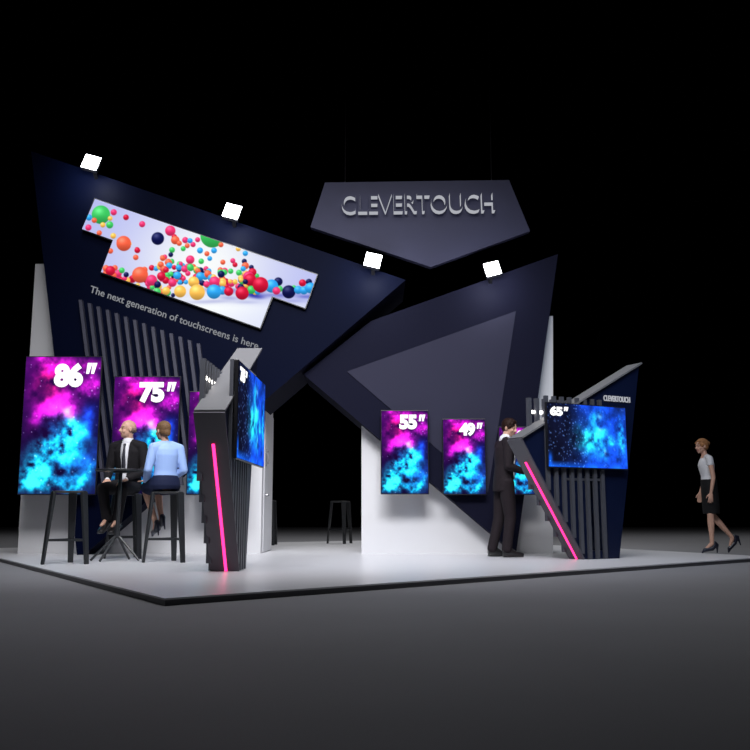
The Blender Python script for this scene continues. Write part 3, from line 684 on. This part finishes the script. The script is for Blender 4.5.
def fig(pelvis, neckb, head, hy=0, hp=0, hr=0, female=False, arch=0.0, rs=None):
    f = Fig(); f.pelvis = V3(*pelvis); f.neckb = V3(*neckb); f.headc = V3(*head); f.hy = hy; f.hp = hp; f.hr = hr
    f.rp = V3(1, 0, 0); f.rs = V3(*(rs or (1, 0, 0))).normalized(); f.fwd = V3(0, 1, 0); f.arch = arch; f.cf = V3(0, 0, 1).cross(f.rs).normalized()
    f.hk = .93 if female else 1.0; f.nr = .042 if female else .054; f.wf = .88 if female else 1.0; f.ar = .80 if female else 1.0; f.lr = .92 if female else 1.0; f.handk = .88 if female else 1.0
    f.L = {}; f.R = {}; return f
def side(S_, sh, el, wr, hd, pn, th, hip, kn, an, toe, curl=.3, fd=(0, 1, 0), fu=(0, 0, 1), sole=0, heel=None):
    S_.update(sh=V3(*sh), el=V3(*el), wr=V3(*wr), hd=hd, pn=pn, th=th, hip=V3(*hip), kn=V3(*kn), an=V3(*an), toe=V3(*toe), curl=curl, fd=V3(*fd).normalized(), fu=V3(*fu).normalized(), sole=sole)
    if heel: S_['heel'] = V3(*heel)

# standing man: faces right along the picture, head bent towards the kiosk (local +Y is forward, +X his right)
p = floor_at(506.5, 557.0)
f = fig((0, -.02, .96), (0, .015, 1.50), (0, .085, 1.665), hp=-15, hy=-48, arch=.0)
side(f.R, (.185, .0, 1.445), (.215, -.02, 1.15), (.16, .22, 1.08), (-.1, 1, .15), (-.3, 0, -1), (-1, .3, .3), (.09, -.01, .93), (.10, .03, .50), (.11, -.03, .105), (.13, .12, .03))
side(f.L, (-.185, .0, 1.445), (-.215, .0, 1.15), (-.12, .24, 1.12), (.1, 1, .15), (.3, 0, -1), (1, .3, .3), (-.09, -.01, .93), (-.11, -.05, .50), (-.12, -.15, .105), (-.13, .0, .03))
man = build_body(f, 'person', 'man in a dark grey suit standing sideways, head bent down to the right kiosk', p, -80)
trousers(f, man, 'suit2', 1.04); suit(f, man, 'suit2', hem=-.24); shirt_front(f, man)
for S_ in (f.L, f.R): shoe(f, S_, man)
hair_short(f, man, 'brown')

# walking woman: faces left
p = floor_at(713, 553.5)
f = fig((0, .0, .97), (0, .035, 1.42), (0, .075, 1.575), hp=-6, hy=20, female=True)
side(f.L, (-.15, .01, 1.375), (-.19, -.02, 1.10), (-.20, .03, .865), (0, .1, -1), (1, 0, 0), (0, 1, -.2), (-.08, 0, .92), (-.07, .02, .55), (-.06, .02, .14), (-.06, .125, .045), fd=(0, .8, -.6), fu=(0, .6, .8), heel=(-.06, -.045, .008))
side(f.R, (.15, .01, 1.375), (.185, .0, 1.10), (.19, .09, .875), (0, .1, -1), (-1, 0, 0), (0, 1, -.2), (.08, 0, .92), (.07, -.04, .55), (.07, -.31, .22), (.07, -.26, .065), fd=(0, .45, -.9), fu=(0, .9, .45), heel=(.07, -.42, .115))
p.z += .008
wm = build_body(f, 'person', 'woman in a white top and black pencil skirt walking towards the stand', p, 84, True)
bm = bmesh.new(); torso(bm, f, [(.05, .140, .110), (.14, .136, .108), (.35, .118, .092), (.6, .138, .112), (.72, .140, .118), (.84, .142, .098), (.93, .115, .075), (.985, .06, .055)])
for S_ in (f.L, f.R): limb(bm, [(lerp(f.neckb, S_['sh'], .45), .050), (S_['sh'], .052), (lerp(S_['sh'], S_['el'], .25), .050)])
solid('top', bm, SK['top'], wm, .008, 3)
bm = bmesh.new(); loft(bm, [((0, .0, 1.075), (1, 0, 0), (0, 1, 0), .140, .116), ((0, 0, .97), (1, 0, 0), (0, 1, 0), .158, .116), ((0, -.005, .86), (1, 0, 0), (0, 1, 0), .162, .118), ((0, -.01, .70), (1, 0, 0), (0, 1, 0), .145, .122), ((0, -.01, .57), (1, 0, 0), (0, 1, 0), .130, .118)], 32)
solid('pencil_skirt', bm, SK['skirt2'], wm, .008, 3)
for S_ in (f.L, f.R): shoe(f, S_, wm, True, 'heel')
hair_short(f, wm, 'ginger', 'bun'); wm.scale = (.95, .95, .95)

# seated bald man: faces the viewer's left, both feet on the foot rail
ps = stool_pos[2]; SH = .80
f = fig((0, -.02, SH + .10), (0, .03, SH + .64), (0, .055, SH + .81), hy=-48, hp=0, arch=.01)
side(f.R, (.185, .02, SH + .585), (.24, .02, SH + .29), (.15, .26, SH + .165), (-.15, 1, -.55), (0, -.3, -1), (-1, .2, 0), (.095, .03, SH + .08), (.125, .43, SH + .05), (.085, .36, .48), (.09, .50, .41), curl=.25, fd=(0, .9, -.35), fu=(0, .35, .9))
side(f.L, (-.185, .02, SH + .585), (-.235, .03, SH + .29), (-.11, .28, SH + .165), (.35, 1, -.5), (0, -.3, -1), (1, .2, 0), (-.095, .03, SH + .08), (-.13, .44, SH + .05), (-.035, .34, .47), (-.04, .48, .40), curl=.25, fd=(0, .9, -.35), fu=(0, .35, .9))
bald = build_body(f, 'person', 'bald man in a black suit and tie seated on a bar stool, looking left', V3(ps.x - .03, ps.y, 0), 172)
trousers(f, bald, 'suit'); suit(f, bald, 'suit', hem=-.08); shirt_front(f, bald)
for S_ in (f.L, f.R): shoe(f, S_, bald)
hair_short(f, bald, 'grey', 'bald')

# seated woman: back to the viewer, turned to the left
ps = stool_pos[1]
f = fig((0, -.0, SH + .09), (0, .015, SH + .56), (-.04, .035, SH + .71), hy=16, hp=0, female=True)
side(f.L, (-.155, .0, SH + .50), (-.215, -.02, SH + .25), (-.16, .21, SH + .12), (-.25, 1, .1), (0, .1, -1), (1, .3, 0), (-.085, .03, SH + .07), (-.10, .42, SH + .05), (.02, .34, .43), (.02, .42, .33), curl=.2, fd=(0, .55, -.8), fu=(0, .8, .55), heel=(.02, .235, .30))
side(f.R, (.155, .0, SH + .50), (.205, -.03, SH + .25), (.10, .17, SH + .15), (-.5, 1, 0), (0, .1, -1), (-1, .3, 0), (.085, .03, SH + .07), (.05, .43, SH + .05), (.07, .30, .50), (.08, .37, .40), curl=.2, fd=(0, .55, -.8), fu=(0, .8, .55), heel=(.08, .19, .37))
wb = build_body(f, 'person', 'woman in a light blue shirt and navy skirt seated with her back turned', V3(ps.x - .05, ps.y, 0), 32, True)
bm = bmesh.new(); torso(bm, f, [(.08, .150, .115), (.3, .132, .105), (.5, .140, .112), (.7, .155, .118), (.84, .158, .105), (.93, .13, .085), (1.0, .062, .058), (1.06, .052, .052)])
for S_ in (f.L, f.R): limb(bm, [(lerp(f.neckb, S_['sh'], .4), .055), (S_['sh'], .060), (lerp(S_['sh'], S_['el'], .5), .055), (S_['el'], .048), (lerp(S_['el'], S_['wr'], .5), .046), (lerp(S_['el'], S_['wr'], .93), .036)])
solid('shirt', bm, SK['blue'], wb, .008, 3)
bm = bmesh.new(); torso(bm, f, [(-.15, .165, .13), (-.05, .180, .145), (.08, .168, .135), (.2, .145, .115)])
for S_ in (f.L, f.R): limb(bm, [(S_['hip'], .105), (lerp(S_['hip'], S_['kn'], .55), .098), (lerp(S_['hip'], S_['kn'], .80), .080)])
solid('skirt', bm, SK['skirt'], wb, .008, 4)
for S_ in (f.L, f.R): shoe(f, S_, wb, True, 'heel')
hair_short(f, wb, 'blond', 'pinned')
